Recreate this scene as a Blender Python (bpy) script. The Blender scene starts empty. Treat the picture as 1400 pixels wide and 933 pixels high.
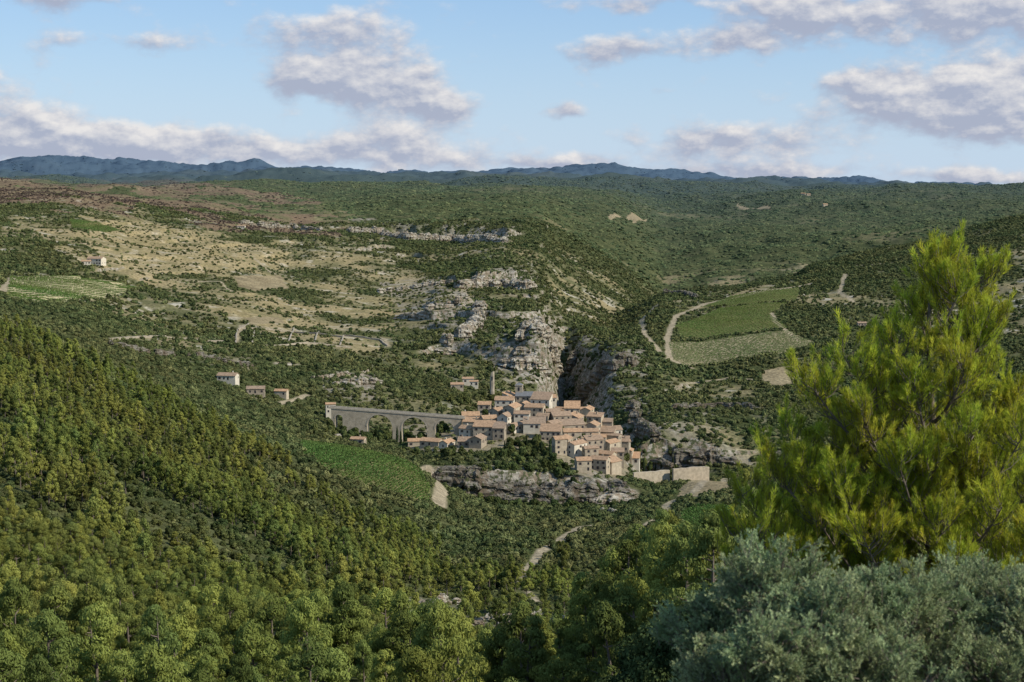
import bpy, bmesh, math, random, time
import numpy as np
from mathutils import Vector, Matrix
T0=time.time()
rng=np.random.default_rng(7); random.seed(7)
F=2139.0; H=300.0
PITCH=math.atan((466.5-250)/F); CP=math.cos(PITCH); SP=math.sin(PITCH)
scene=bpy.context.scene
# ------------------------------------------------------------------ noise
def h2(ix,iy,seed):
    h=(ix.astype(np.int64)*374761393+iy.astype(np.int64)*668265263+seed*974634777)&0xffffffff
    h=((h^(h>>13))*1274126177)&0xffffffff
    return ((h^(h>>16))&0xffffff)/float(0xffffff)
def vnoise(x,y,seed=0):
    ix=np.floor(x); iy=np.floor(y); fx=x-ix; fy=y-iy
    fx=fx*fx*fx*(fx*(fx*6-15)+10); fy=fy*fy*fy*(fy*(fy*6-15)+10)
    a=h2(ix,iy,seed); b=h2(ix+1,iy,seed); c=h2(ix,iy+1,seed); d=h2(ix+1,iy+1,seed)
    return (a*(1-fx)+b*fx)*(1-fy)+(c*(1-fx)+d*fx)*fy
def fbm(x,y,wl,octv=4,seed=0):
    s=0;a=1.0;t=0
    for o in range(octv):
        k=2.03**o/wl
        s=s+a*vnoise(x*k+o*17.3,y*k-o*9.1,seed+o); t+=a; a*=.5
    return s/t-.5
def sstep(a,b,x):
    t=np.clip((x-a)/(b-a),0,1); return t*t*(3-2*t)
# ------------------------------------------------------------------ terrain survey (bearing columns: distance, dip)
near=[(0.5,3000),(3,1400),(8,1180),(22,1010)]
L=[(60,1075),(110,1035)]
cols={
-600:near+L+[(160,900),(250,740),(350,610),(450,500),(550,425),(650,372),(750,400),(1000,395),(1300,370),(1700,325),(2200,282),(3000,258),(4000,256),(5600,256)],
0:near+L+[(160,960),(250,835),(350,705),(450,590),(550,498),(650,432),(720,455),(900,450),(1050,405),(1250,385),(1400,368),(1700,330),(2100,290),(2600,262),(3200,254),(4000,256),(5600,257)],
100:near+L+[(160,968),(250,862),(350,750),(450,635),(550,545),(650,478),(740,495),(900,470),(1050,425),(1250,398),(1400,378),(1700,338),(2100,296),(2600,268),(3200,256),(4000,257),(5600,258)],
200:near+L+[(160,975),(250,890),(350,795),(450,690),(550,600),(650,528),(740,545),(880,520),(960,490),(1100,452),(1300,424),(1500,396),(1800,352),(2200,310),(2800,274),(3400,258),(4200,257),(5600,258)],
300:near+L+[(160,980),(250,905),(350,825),(450,735),(550,650),(640,590),(720,590),(820,575),(900,545),(980,515),(1000,498),(1150,462),(1350,432),(1600,394),(1900,352),(2300,316),(2900,280),(3600,259),(4300,257),(5600,258)],
400:near+L+[(160,985),(250,925),(350,858),(450,780),(550,708),(620,660),(680,622),(740,606),(800,604),(850,600),(900,575),(960,552),(1040,520),(1100,492),(1300,456),(1600,414),(1900,376),(2200,342),(2500,320),(2900,292),(3600,262),(4300,257),(5600,258)],
480:near+L+[(160,988),(250,935),(350,875),(450,805),(550,745),(620,697),(680,650),(740,622),(790,612),(830,617),(880,612),(930,592),(990,560),(1050,530),(1120,500),(1300,464),(1500,434),(1800,394),(2100,358),(2400,332),(2600,312),(3000,290),(3600,266),(4400,257),(5600,258)],
550:near+L+[(160,990),(250,945),(350,890),(450,830),(550,772),(620,730),(665,690),(740,642),(780,628),(820,638),(880,625),(930,603),(980,575),(1040,545),(1100,522),(1300,474),(1500,440),(1800,398),(2100,364),(2400,340),(2580,328),(2610,312),(3000,292),(3600,268),(4500,258),(5600,258)],
620:near+L+[(160,993),(250,948),(350,890),(450,835),(550,785),(620,748),(700,705),(760,686),(806,672),(812,640),(850,620),(900,602),(940,592),(980,582),(1040,556),(1100,528),(1250,490),(1255,470),(1400,450),(1500,432),(1506,415),(1800,390),(2100,362),(2400,342),(2570,330),(2600,314),(3000,292),(3600,268),(4500,258),(5600,258)],
680:near+L+[(160,995),(250,950),(350,893),(430,850),(500,812),(560,778),(620,745),(700,712),(760,704),(806,696),(811,643),(850,622),(900,592),(940,565),(970,552),(1010,575),(1070,560),(1150,520),(1240,500),(1250,470),(1400,445),(1500,425),(1780,400),(1790,366),(2100,348),(2500,327),(2515,312),(3000,288),(3600,268),(4500,258),(5600,258)],
740:near+L+[(160,997),(250,950),(350,896),(430,855),(500,815),(560,782),(620,752),(700,720),(760,706),(806,698),(811,648),(850,625),(900,590),(940,562),(980,545),(1020,600),(1080,590),(1150,555),(1200,515),(1235,490),(1242,455),(1450,435),(1700,412),(1830,392),(2000,372),(2300,342),(2700,305),(3100,285),(3700,268),(4500,258),(5600,258)],
770:near+L+[(160,998),(250,950),(350,898),(430,857),(500,817),(600,766),(700,722),(765,706),(806,698),(811,652),(850,632),(900,596),(940,570),(980,570),(1010,640),(1100,660),(1300,600),(1500,545),(1620,500),(1700,445),(2000,405),(2300,372),(2700,325),(3200,292),(3800,270),(4600,260),(5600,258)],
800:near+L+[(160,985),(250,948),(350,898),(430,858),(500,818),(600,768),(700,722),(770,706),(806,699),(811,655),(850,640),(900,602),(930,575),(960,570),(1000,640),(1080,650),(1150,610),(1250,565),(1350,530),(1450,500),(1550,470),(1750,440),(2000,415),(2300,385),(2700,340),(3200,300),(3800,272),(4600,260),(5600,258)],
840:near+[(60,1020),(110,980),(160,955),(250,930),(350,895),(450,850),(600,768),(700,722),(770,706),(806,700),(811,665),(850,655),(900,625),(930,600),(960,610),(1000,640),(1060,640),(1080,580),(1150,535),(1250,500),(1350,475),(1500,460),(1560,468),(1800,452),(2100,428),(2400,395),(2800,350),(3300,305),(3900,275),(4700,260),(5600,258)],
900:near+[(60,960),(110,905),(160,885),(250,880),(350,870),(450,840),(550,795),(650,745),(720,712),(780,688),(850,665),(880,675),(940,690),(1000,650),(1010,590),(1060,568),(1150,530),(1300,490),(1400,474),(1500,458),(1750,422),(2000,396),(2080,400),(2200,450),(2500,425),(2900,385),(3300,348),(3800,312),(4500,283),(5600,262)],
960:near+[(60,940),(110,880),(160,855),(250,855),(350,865),(450,835),(550,790),(650,735),(720,700),(780,675),(850,655),(890,672),(960,670),(1010,630),(1020,595),(1080,565),(1200,530),(1320,500),(1420,480),(1550,456),(1800,420),(2030,394),(2100,400),(2250,440),(2600,405),(2900,378),(3300,342),(3800,308),(4500,281),(5600,262)],
1050:near+[(60,920),(110,855),(160,825),(250,830),(350,850),(500,800),(650,725),(750,680),(850,662),(900,675),(1000,640),(1050,590),(1100,560),(1250,518),(1350,492),(1450,474),(1550,456),(1800,415),(2050,388),(2150,390),(2300,425),(2700,385),(3300,333),(3900,298),(4600,274),(5600,262)],
1110:near+[(60,910),(110,845),(160,815),(250,825),(350,848),(500,800),(650,727),(750,690),(850,666),(900,675),(1000,640),(1050,595),(1100,565),(1250,520),(1350,496),(1450,478),(1550,462),(1750,425),(2000,395),(2250,368),(2400,362),(2500,385),(2800,372),(3300,330),(3900,295),(4600,272),(5600,262)],
1180:near+[(60,905),(110,840),(160,810),(250,820),(350,845),(500,800),(650,730),(850,670),(1000,640),(1100,570),(1350,505),(1550,465),(1800,420),(2100,378),(2400,352),(2600,348),(2750,370),(3300,325),(3900,292),(4600,270),(5600,262)],
1300:near+[(60,900),(110,830),(160,800),(250,815),(350,840),(500,790),(650,730),(850,670),(1000,630),(1100,570),(1350,505),(1550,462),(1800,415),(2100,365),(2400,334),(2700,322),(2900,340),(3400,305),(4000,286),(4700,268),(5600,262)],
1400:near+[(60,900),(110,830),(160,800),(250,815),(350,830),(500,780),(650,720),(850,660),(1000,620),(1100,565),(1350,500),(1550,455),(1800,400),(2100,345),(2400,312),(2700,298),(3000,308),(3500,295),(4100,280),(4800,268),(5600,262)],
2000:near+[(60,880),(110,800),(160,760),(250,760),(350,760),(500,700),(850,600),(1100,530),(1550,430),(2000,340),(2600,285),(3000,285),(4000,275),(5600,262)],
}
R1=[(-600,240),(0,239),(200,245),(350,237),(450,238),(560,247),(650,247),(760,246),(880,249),(1000,251),(1150,256),(1400,259),(2000,262)]
R2=[(-600,210),(-60,228),(0,227),(60,216),(110,225),(200,224),(300,228),(400,233),(470,234),(530,240),(600,240),(650,237),(700,230),(800,232),(900,232),(950,239),(1050,246),(1150,249),(1280,251),(1400,257),(2000,255)]
Ug=np.concatenate([np.arange(-1600,-250,15),np.arange(-250,1650,2.4),np.arange(1650,3001,15)])
Sg=(Ug-700)/F
Yr=np.concatenate([np.geomspace(1,150,70)[:-1],np.linspace(150,700,300)[:-1],np.linspace(700,1100,380)[:-1],
   np.geomspace(1100,2700,560)[:-1],np.geomspace(2700,6000,260)[:-1],np.geomspace(6000,16000,170)])
NU,NY=len(Ug),len(Yr)
ck=sorted(cols); CZ=[]
for k in ck:
    ys=np.array([p[0] for p in cols[k]],float); vs=np.array([p[1] for p in cols[k]],float)
    CZ.append(np.interp(Yr,ys,-(vs-250)/F*ys))
CZ=np.array(CZ); cu=np.array(ck,float)
j=np.clip(np.searchsorted(cu,Ug)-1,0,len(cu)-2)
t=np.clip((Ug-cu[j])/(cu[j+1]-cu[j]),0,1)[:,None]
Z=CZ[j]*(1-t)+CZ[j+1]*t
r1=np.interp(Ug,*zip(*R1)); r2=np.interp(Ug,*zip(*R2)); zl=np.interp(Ug,ck,[cols[c][-1][1] for c in ck])
ky=[5600,8000,9300,11500,16000]; zz=[-(zl-250)/F*5600,-(r1-250)/F*8000,-(r1+8-250)/F*9300,-(r2-250)/F*11500,-(r2+12-250)/F*16000]
for i in range(NY):
    y=Yr[i]
    if y>5600:
        k=min(np.searchsorted(ky,y)-1,3); tt=(y-ky[k])/(ky[k+1]-ky[k]); Z[:,i]=zz[k]*(1-tt)+zz[k+1]*tt
def blur_axis(A,w,axis):
    k=np.hanning(2*w+3)[1:-1]; k/=k.sum(); out=np.zeros_like(A)
    for q in range(-w,w+1):
        out+=k[q+w]*np.take(A,np.clip(np.arange(A.shape[axis])+q,0,A.shape[axis]-1),axis=axis)
    return out
Zw=blur_axis(Z,10,0); Zn=blur_axis(Z,4,0); gm_=np.exp(-((Ug-790)/70)**4)[:,None]; Z=Zn*gm_+Zw*(1-gm_)
Zs=blur_axis(Z,10,1)
cm=1-sstep(760,800,Yr)*(1-sstep(2650,2800,Yr))
Z=Z*(1-cm[None,:])+Zs*cm[None,:]
X2=Sg[:,None]*Yr[None,:]; Y2=np.broadcast_to(Yr[None,:],X2.shape).copy(); U2=np.broadcast_to(Ug[:,None],X2.shape)
calm=np.ones_like(Z)
def box(u0,u1,y0,y1,su,sy):
    return sstep(u0-su,u0+su,U2)*(1-sstep(u1-su,u1+su,U2))*sstep(y0-sy,y0+sy,Y2)*(1-sstep(y1-sy,y1+sy,Y2))
calm-=0.9*box(550,900,800,975,20,8); calm=np.minimum(calm,1-.92*box(395,615,645,800,10,15))
calm=np.minimum(calm,1-.8*box(895,1130,1320,2050,15,30)); calm=np.minimum(calm,1-.7*box(0,200,1150,1400,15,50))
wn=fbm(X2,Y2*.3,48,3,7)*np.interp(Yr,[0,700,800,1000,1500,2700,6000],[0,0,16,26,70,140,200])[None,:]*(.45+.55*np.clip(calm,0,1))
for i in range(NU): Z[i]=np.interp(Yr+wn[i],Yr,Z[i])
amp=np.interp(Yr,[0,60,160,500,1000,2000,5000,8000,14000],[.0,.3,2.5,6,8,11,18,40,60])[None,:]
Z+=fbm(X2,Y2,140,5,3)*amp*calm*1.5
mid=sstep(1500,2500,Y2)
Z+=mid*fbm(X2,Y2,620,5,11)*np.interp(Yr,[0,1500,3000,6000,9000,14000],[0,8,60,120,170,170])[None,:]
led=np.clip(fbm(X2,Y2,190,3,21)*6+.25,0,1)*sstep(880,1000,Y2)*(1-sstep(2700,3000,Y2))*np.clip(calm*1.3-.3,0,1)
led*=(1-sstep(860,960,U2)*sstep(1330,1500,Y2)*.8)
led*=.35+.65*box(420,760,950,2700,60,50)
hst=10.0; zw=(Z+fbm(X2,Y2,60,3,31)*9)/hst; fr=zw-np.floor(zw); st=sstep(.45,.55,fr); Z+= led*(st-fr)*hst*.8
led2=np.clip(fbm(X2,Y2,40,3,41)*6+.3,0,1)*box(530,760,330,470,20,20)
zw=(Z+fbm(X2,Y2,25,2,45)*4)/5.0; fr=zw-np.floor(zw); Z+=led2*(sstep(.4,.6,fr)-fr)*5*.9
Z+=H
def rowidx(y):
    r=np.clip(np.searchsorted(Yr,y)-1,0,NY-2); return r,np.clip((y-Yr[r])/(Yr[r+1]-Yr[r]),0,1)
def zat(x,y,G=None):
    G=Z if G is None else G
    x=np.asarray(x,float); y=np.asarray(y,float)
    s=x/np.maximum(y,.5); c=np.clip(np.searchsorted(Sg,s)-1,0,NU-2); tc=np.clip((s-Sg[c])/(Sg[c+1]-Sg[c]),0,1)
    r,tr=rowidx(y)
    return (G[c,r]*(1-tc)+G[c+1,r]*tc)*(1-tr)+(G[c,r+1]*(1-tc)+G[c+1,r+1]*tc)*tr
def proj(x,y,z):
    f=y*CP-(z-H)*SP; up=y*SP+(z-H)*CP; f=np.maximum(f,.1)
    return 700+F*x/f, 466.5-F*up/f
def ray(u,v):
    a=(u-700)/F; b=(466.5-v)/F
    return a, CP+b*SP, -SP+b*CP
def at_depth(u,v,Y):
    a,dy,dz=ray(u,v); k=Y/dy
    return Vector((a*k,Y,H+dz*k))
def ground(u,v,y0=60,y1=7000):
    a,dy,dz=ray(u,v)
    ys=np.geomspace(y0,y1,6000); x=a/dy*ys; zr=H+dz/dy*ys; g=zat(x,ys)
    hit=np.nonzero(g>=zr)[0]
    i=hit[0] if len(hit) else int(np.argmin(zr-g))
    return float(x[i]),float(ys[i]),float(g[i])
def inpoly(px,py,poly):
    c=np.zeros(px.shape,bool); n_=len(poly)
    xs=[p[0] for p in poly]; ys=[p[1] for p in poly]
    idx=np.nonzero((px>=min(xs))&(px<=max(xs))&(py>=min(ys))&(py<=max(ys)))
    if len(idx[0])==0: return c
    qx=px[idx]; qy=py[idx]; cc=np.zeros(qx.shape,bool)
    for i in range(n_):
        x1,y1=poly[i]; x2,y2=poly[(i+1)%n_]
        if y1==y2: continue
        cc^=((y1>qy)!=(y2>qy))&(qx<(x2-x1)*(qy-y1)/(y2-y1)+x1)
    c[idx]=cc
    return c
# ------------------------------------------------------------------ land-use map
def wpoly(pp,y0,y1=7000): return [ground(u,v,y0,y1)[:2] for u,v in pp]
vineyards={
 'a':(wpoly([(406,602),(470,610),(540,625),(575,642),(588,665),(586,688),(556,682),(500,664),(450,645),(415,622)],600,800),0.35,'green'),
 'b':(wpoly([(958,420),(1000,405),(1096,393),(1088,411),(1030,416)],1300),1.2,'green'),
 'c':(wpoly([(922,446),(985,421),(1078,414),(1052,430),(1078,449),(960,463),(930,462)],1300),1.1,'green'),
 'd':(wpoly([(914,468),(1078,452),(1118,470),(1062,484),(938,500),(920,492)],1200),0.15,'brown'),
 'e':(wpoly([(14,378),(95,377),(205,392),(135,409),(50,416),(8,406)],1000,1600),1.35,'green'),
 'f':(wpoly([(95,299),(120,302),(168,316),(130,317),(98,312)],1300),0.7,'green'),
 'g':(wpoly([(925,702),(950,690),(1010,692),(1010,722),(940,728)],550,900),0.5,'green'),
}
fields=[wpoly([(1005,278),(1052,281),(1055,287),(1010,285)],3000),wpoly([(830,297),(885,299),(880,303),(835,301)],2800),
        wpoly([(1040,508),(1085,500),(1098,520),(1068,532),(1045,525)],1100,1500),
        wpoly([(320,378),(385,377),(395,394),(350,399),(325,392)],1300),wpoly([(332,434),(380,434),(392,444),(345,446)],1150),
        wpoly([(930,668),(998,655),(996,668),(950,680),(925,684)],700,1000)]
paths=[([(1108,388),(1040,399),(965,415),(925,432),(912,462),(916,492),(945,503)],1250,5.5),([(897,418),(878,436),(880,456),(905,485)],1150,4.5),
 ([(1156,375),(1148,400),(1166,413)],1200,5),([(548,628),(585,645),(604,668),(600,690)],560,5.5),
 ([(698,796),(722,778),(742,752),(790,722),(850,712)],450,3.4),([(858,752),(872,725),(905,706),(912,690),(950,672),(992,655)],450,3.4),
 ([(4,398),(16,379)],900,3.5),([(345,352),(375,375)],1200,3),([(700,800),(740,822)],350,2.4),([(1098,470),(1060,440),(1055,428)],1300,4),
 ([(320,400),(300,385),(230,382)],1200,2.5),([(322,470),(330,445),(420,455),(520,462),(532,474)],1000,2.0),([(150,464),(250,462),(330,470)],900,1.6),
 ([(420,540),(380,552),(330,540)],850,3),([(1172,363),(1220,360)],1800,4),([(930,520),(1000,516),(1040,520)],1050,2.5)]
pathsW=[([ground(u,v,y0)[:2] for u,v in pl],w) for pl,y0,w in paths]
def polydist(x,y,pl):
    d=np.full(x.shape,1e9)
    for (x1,y1),(x2,y2) in zip(pl[:-1],pl[1:]):
        dx,dy=x2-x1,y2-y1; LL=dx*dx+dy*dy+1e-9
        t=np.clip(((x-x1)*dx+(y-y1)*dy)/LL,0,1)
        d=np.minimum(d,np.hypot(x-x1-t*dx,y-y1-t*dy))
    return d
DRY=[(0,284),(120,286),(250,305),(420,338),(560,366),(650,402),(620,460),(520,485),(420,480),(330,440),(230,400),(130,360),(60,325),(0,300)]
DRYC=[(110,296),(200,302),(300,328),(400,345),(330,365),(260,378),(200,388),(150,360),(120,335)]
BURN=[(-200,240),(250,246),(420,272),(490,300),(440,325),(300,318),(180,298),(0,280),(-200,275)]
ROCKY=[([(520,385),(600,375),(730,360),(732,390),(690,420),(640,470),(600,450),(560,430),(520,400)],.45),([(690,440),(765,430),(765,520),(700,525),(660,490)],.75),
   ([(440,505),(520,510),(520,545),(450,550)],.4),([(470,296),(700,306),(700,334),(520,328)],.38),([(235,482),(350,490),(350,506),(240,500)],.45),
   ([(610,622),(860,640),(862,700),(640,700),(612,660)],.5),([(880,560),(1050,560),(1050,640),(900,640)],.15),([(540,812),(745,830),(740,885),(560,870)],.4),([(765,450),(880,470),(890,560),(765,560)],.45)]
VILL=[(548,585),(640,560),(690,528),(800,528),(875,565),(872,600),(858,650),(840,662),(800,655),(740,612),(640,618),(560,618)]
def classify(x,y,z,slope):
    u,v=proj(x,y,z)
    wu=u+fbm(x,y,90,3,51)*50*np.clip(y/1500,.3,1.6); wv=v+fbm(x,y,90,3,61)*22*np.clip(1500/y,.3,1.2)
    farm=(y>950)
    n1=fbm(x,y,75,4,71); n2=fbm(x,y,26,3,81); n3=fbm(x,y,260,3,91)
    cover=np.where(farm, np.clip(.77+n1*2.0+n3*1.4,0.12,1), 1.0)
    cover=np.where(y>2900,np.clip(.96+n1*.8+n3*1.0,.25,1),cover)
    dry=np.zeros_like(x)
    m=inpoly(wu,wv,DRY)&farm; cover=np.where(m,np.clip(.36+n1*2.2+n2*1.2,.06,.92),cover); dry=np.where(m,.75,dry)
    m=inpoly(wu,wv,DRYC)&farm; cover=np.where(m,np.clip(.16+n2*.9,.04,.5),cover); dry=np.where(m,1,dry)
    burn=inpoly(wu,wv,BURN)&farm; cover=np.where(burn,np.clip(.50+n1*1.6+n2*.8,.12,.95),cover)
    burn=burn&~(n3+n1*.7>.08)
    rock=np.zeros_like(x)
    for P,k in ROCKY:
        m=inpoly(wu*.5+u*.5,wv*.5+v*.5,P); rock=np.where(m,np.clip(k-.1+n2*2.2+n1,0,1),rock)
    rockS=sstep(.75,1.3,slope)*(y>300)*(y<2750)
    rock=np.maximum(rock*.8,rockS)
    rock=np.where((y<450)&(u<540),0,rock)
    cover=cover*(1-.7*np.clip(rock,0,1))
    vil=inpoly(u,v,VILL)&(y>805)&(y<1010); cover=np.where(vil,.22,cover)
    col=np.zeros(x.shape+(3,))
    def mix(a,b,t): return a*(1-t[...,None])+np.array(b)*t[...,None]
    col[:]=np.array((.050,.060,.024))
    col=mix(col,(.085,.090,.038),np.clip(.5+n2*2,0,1))
    open_=np.clip((.82-cover)*1.7,0,1)*farm*(1-sstep(2700,3600,y)*.35)
    tan=np.zeros(x.shape+(3,)); tan[:]=(.24,.195,.105); tan=mix(tan,(.33,.275,.17),np.clip(.5+n1*2.5,0,1)); tan=mix(tan,(.13,.125,.06),np.clip(.3-n2*3,0,1))
    tan=mix(tan,(.40,.36,.28),np.clip(fbm(x,y,14,2,131)*6-.9,0,1)*(y<2700))
    col=col*(1-open_[...,None])+tan*open_[...,None]
    col=mix(col,(.34,.26,.13),dry*np.clip(.7-cover+n2,0,1))
    bm=burn.astype(float); col=mix(col,(.17,.12,.075),bm*np.clip(.75+n2*2,0,1)); col=mix(col,(.27,.205,.12),bm*np.clip(n1*4-.1,0,1))
    col=mix(col,(.27,.235,.18),np.clip(rock,0,1))
    col=np.where(vil[...,None],np.array((.22,.185,.12)),col)
    far=sstep(3500,6500,y); col=mix(col,(.045,.062,.034),far*.6)
    fieldm=sstep(.12,.2,fbm(x,y,900,3,101))*sstep(6500,8000,y); col=mix(col,(.16,.15,.08),fieldm*.5)
    kill=np.zeros(x.shape,bool)
    for k,(P,ang,kind) in vineyards.items():
        m=inpoly(x,y,P); kill|=m
        c={'green':(.15,.14,.06),'brown':(.235,.20,.115)}[kind]
        if k=='e': c=(.33,.29,.16)
        col=np.where(m[...,None],np.array(c)*(1+n2[...,None]*.4),col); rock=np.where(m,0,rock)
    for P in fields:
        m=inpoly(x,y,P); kill|=m
        col=np.where(m[...,None],np.array((.27,.215,.125))*(1+n2[...,None]*.9),col)
    for pl,w in pathsW:
        xs=[p[0] for p in pl]; ys=[p[1] for p in pl]
        idx=np.nonzero((x>min(xs)-12)&(x<max(xs)+12)&(y>min(ys)-12)&(y<max(ys)+12))
        if len(idx[0]):
            d=polydist(x[idx],y[idx],pl)+n2[idx]*2.0
            tt=(1-sstep(w*.5-.3,w*.5+1.2,d))*.9; col[idx]=col[idx]*(1-tt[:,None])+np.array((.33,.27,.18))*tt[:,None]
            kk=kill[idx]; kk|=d<w*.5+1.6; kill[idx]=kk
    cover=np.where(kill,0,cover)
    return cover,col,np.clip(rock,0,1),burn,dry
dzY=np.gradient(Z,axis=1)/np.gradient(Yr)[None,:]
dzX=np.gradient(Z,axis=0)/(np.gradient(Sg)[:,None]*Yr[None,:])
SL=np.hypot(dzY,dzX*np.where(Y2>1600,.45,1))
cover,COL,ROCK,BURNM,DRYM=classify(X2,Y2,Z,SL)
print('classified',time.time()-T0)
jit=ROCK*np.clip(SL,0,2)*(Y2>300)
X3=X2+jit*fbm(Z*.8+X2*.5,Y2,22,3,111)*5; Y3=Y2+jit*fbm(X2,Z*1.5,22,3,121)*5
# ------------------------------------------------------------------ mesh helpers
def mesh_np(name,verts,faces,mats=(),matidx=None,smooth=False):
    verts=np.asarray(verts,np.float32); faces=np.asarray(faces,np.int32); k=faces.shape[1]
    me=bpy.data.meshes.new(name); me.vertices.add(len(verts)); me.vertices.foreach_set('co',verts.ravel())
    me.loops.add(faces.size); me.loops.foreach_set('vertex_index',faces.ravel())
    me.polygons.add(len(faces)); me.polygons.foreach_set('loop_start',np.arange(0,faces.size,k,dtype=np.int32))
    for m in mats: me.materials.append(m)
    if matidx is not None: me.polygons.foreach_set('material_index',np.asarray(matidx,np.int32))
    me.polygons.foreach_set('use_smooth',np.full(len(faces),smooth))
    me.update(calc_edges=True)
    return me
def obj(name,me,coll=None,parent=None):
    o=bpy.data.objects.new(name,me); (coll or scene.collection).objects.link(o)
    if parent: o.parent=parent
    return o
# ------------------------------------------------------------------ materials
def new_mat(name):
    m=bpy.data.materials.new(name); m.use_nodes=True; nt=m.node_tree; nt.nodes.clear()
    return m,nt,nt.nodes.new('ShaderNodeOutputMaterial')
def N(nt,t,**k):
    n_=nt.nodes.new(t)
    for a,b in k.items(): setattr(n_,a,b)
    return n_
def mixc(nt,fac,a,b,blend='MIX'):
    m=N(nt,'ShaderNodeMix',data_type='RGBA',blend_type=blend)
    for i,val in ((0,fac),(6,a),(7,b)):
        if isinstance(val,(int,float)): m.inputs[i].default_value=val
        elif isinstance(val,tuple): m.inputs[i].default_value=val if len(val)==4 else val+(1,)
        else: nt.links.new(val,m.inputs[i])
    return m.outputs[2]
def mth(nt,op,a,b=None,c=None,clamp=False):
    m=N(nt,'ShaderNodeMath',operation=op,use_clamp=clamp)
    for i,val in enumerate((a,b,c)):
        if val is None: continue
        if isinstance(val,(int,float)): m.inputs[i].default_value=val
        else: nt.links.new(val,m.inputs[i])
    return m.outputs[0]
def vmt(nt,op,a,b=None):
    m=N(nt,'ShaderNodeVectorMath',operation=op)
    for i,val in enumerate((a,b)):
        if val is None: continue
        if isinstance(val,tuple): m.inputs[i].default_value=val
        else: nt.links.new(val,m.inputs[i])
    return m
def noise(nt,vec,scale,detail=3,rough=.55):
    n_=N(nt,'ShaderNodeTexNoise'); n_.inputs['Scale'].default_value=scale; n_.inputs['Detail'].default_value=detail; n_.inputs['Roughness'].default_value=rough
    if vec is not None: nt.links.new(vec,n_.inputs['Vector'])
    return n_.outputs['Fac']
def ramp(nt,fac,p0,p1):
    r=N(nt,'ShaderNodeMapRange',interpolation_type='SMOOTHSTEP'); r.inputs[1].default_value=p0; r.inputs[2].default_value=p1
    nt.links.new(fac,r.inputs[0]); return r.outputs[0]
def geo_tint(nt,col):  # distance haze painted into the base colour, bluer with world Y
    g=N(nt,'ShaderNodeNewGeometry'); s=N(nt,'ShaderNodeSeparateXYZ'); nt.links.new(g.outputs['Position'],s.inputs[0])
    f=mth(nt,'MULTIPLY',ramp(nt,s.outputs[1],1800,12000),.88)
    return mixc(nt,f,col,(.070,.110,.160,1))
def foliage_mat(name,c1,c2,trans=.25,nscale=.8,tint=True):
    m,nt,out=new_mat(name)
    oi=N(nt,'ShaderNodeObjectInfo'); geo=N(nt,'ShaderNodeNewGeometry')
    col=mixc(nt,oi.outputs['Random'],c1+(1,),c2+(1,))
    hv=N(nt,'ShaderNodeHueSaturation'); nt.links.new(col,hv.inputs['Color'])
    bign=noise(nt,geo.outputs['Position'],.012 if tint else nscale,2)
    nt.links.new(mth(nt,'MULTIPLY_ADD',ramp(nt,bign,.35,.65),.03,.480),hv.inputs['Hue'])
    r7=mth(nt,'FRACT',mth(nt,'MULTIPLY',oi.outputs['Random'],7.31))
    nt.links.new(mth(nt,'MULTIPLY_ADD',r7,.75,.62),hv.inputs['Value'])
    if tint: hv.inputs['Saturation'].default_value=.94
    c=hv.outputs[0]
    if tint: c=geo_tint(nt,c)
    d=N(nt,'ShaderNodeBsdfDiffuse'); nt.links.new(c,d.inputs[0])
    if trans>0:
        tr=N(nt,'ShaderNodeBsdfTranslucent'); mx=N(nt,'ShaderNodeMixShader'); mx.inputs[0].default_value=trans
        nt.links.new(c,tr.inputs[0]); nt.links.new(d.outputs[0],mx.inputs[1]); nt.links.new(tr.outputs[0],mx.inputs[2]); nt.links.new(mx.outputs[0],out.inputs[0])
    else: nt.links.new(d.outputs[0],out.inputs[0])
    return m
def plain_mat(name,c,var=.25,scale=.5,rough=.9,bump=.0,rand=None):
    m,nt,out=new_mat(name)
    geo=N(nt,'ShaderNodeNewGeometry'); b=N(nt,'ShaderNodeBsdfPrincipled'); b.inputs['Roughness'].default_value=rough
    b.inputs['Specular IOR Level'].default_value=.2
    base=c+(1,)
    if rand:
        oi=N(nt,'ShaderNodeObjectInfo'); base=mixc(nt,oi.outputs['Random'],c+(1,),rand+(1,))
    nz=noise(nt,geo.outputs['Position'],scale,5,.65)
    hv=N(nt,'ShaderNodeHueSaturation')
    if isinstance(base,tuple): hv.inputs['Color'].default_value=base
    else: nt.links.new(base,hv.inputs['Color'])
    nt.links.new(mth(nt,'MULTIPLY_ADD',ramp(nt,nz,.25,.75),2*var,1-var),hv.inputs['Value']); nt.links.new(hv.outputs[0],b.inputs['Base Color'])
    if bump:
        bp=N(nt,'ShaderNodeBump'); bp.inputs['Strength'].default_value=.6; bp.inputs['Distance'].default_value=bump
        nt.links.new(noise(nt,geo.outputs['Position'],scale*4,4),bp.inputs['Height']); nt.links.new(bp.outputs[0],b.inputs['Normal'])
    nt.links.new(b.outputs[0],out.inputs[0]); return m
def rock_color(nt,geo,k=1.0):
    nA=noise(nt,geo.outputs['Position'],.35,5,.6)
    mp=vmt(nt,'MULTIPLY',geo.outputs['Position'],(.05,.05,.45)); ns=noise(nt,mp.outputs[0],1,5,.7)
    mp2=vmt(nt,'MULTIPLY',geo.outputs['Position'],(.25,.25,.05)); nv=noise(nt,mp2.outputs[0],1,4,.7)
    sc_=lambda c:(c[0]*k,c[1]*k,c[2]*k,1)
    rc=mixc(nt,ramp(nt,ns,.36,.6),sc_((.15,.125,.095)),sc_((.38,.345,.28))); rc=mixc(nt,ramp(nt,nv,.46,.60),rc,sc_((.21,.165,.115))) 
    return nA,ns,rc
gm,nt,out=new_mat('ground_soil_and_limestone')
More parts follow.
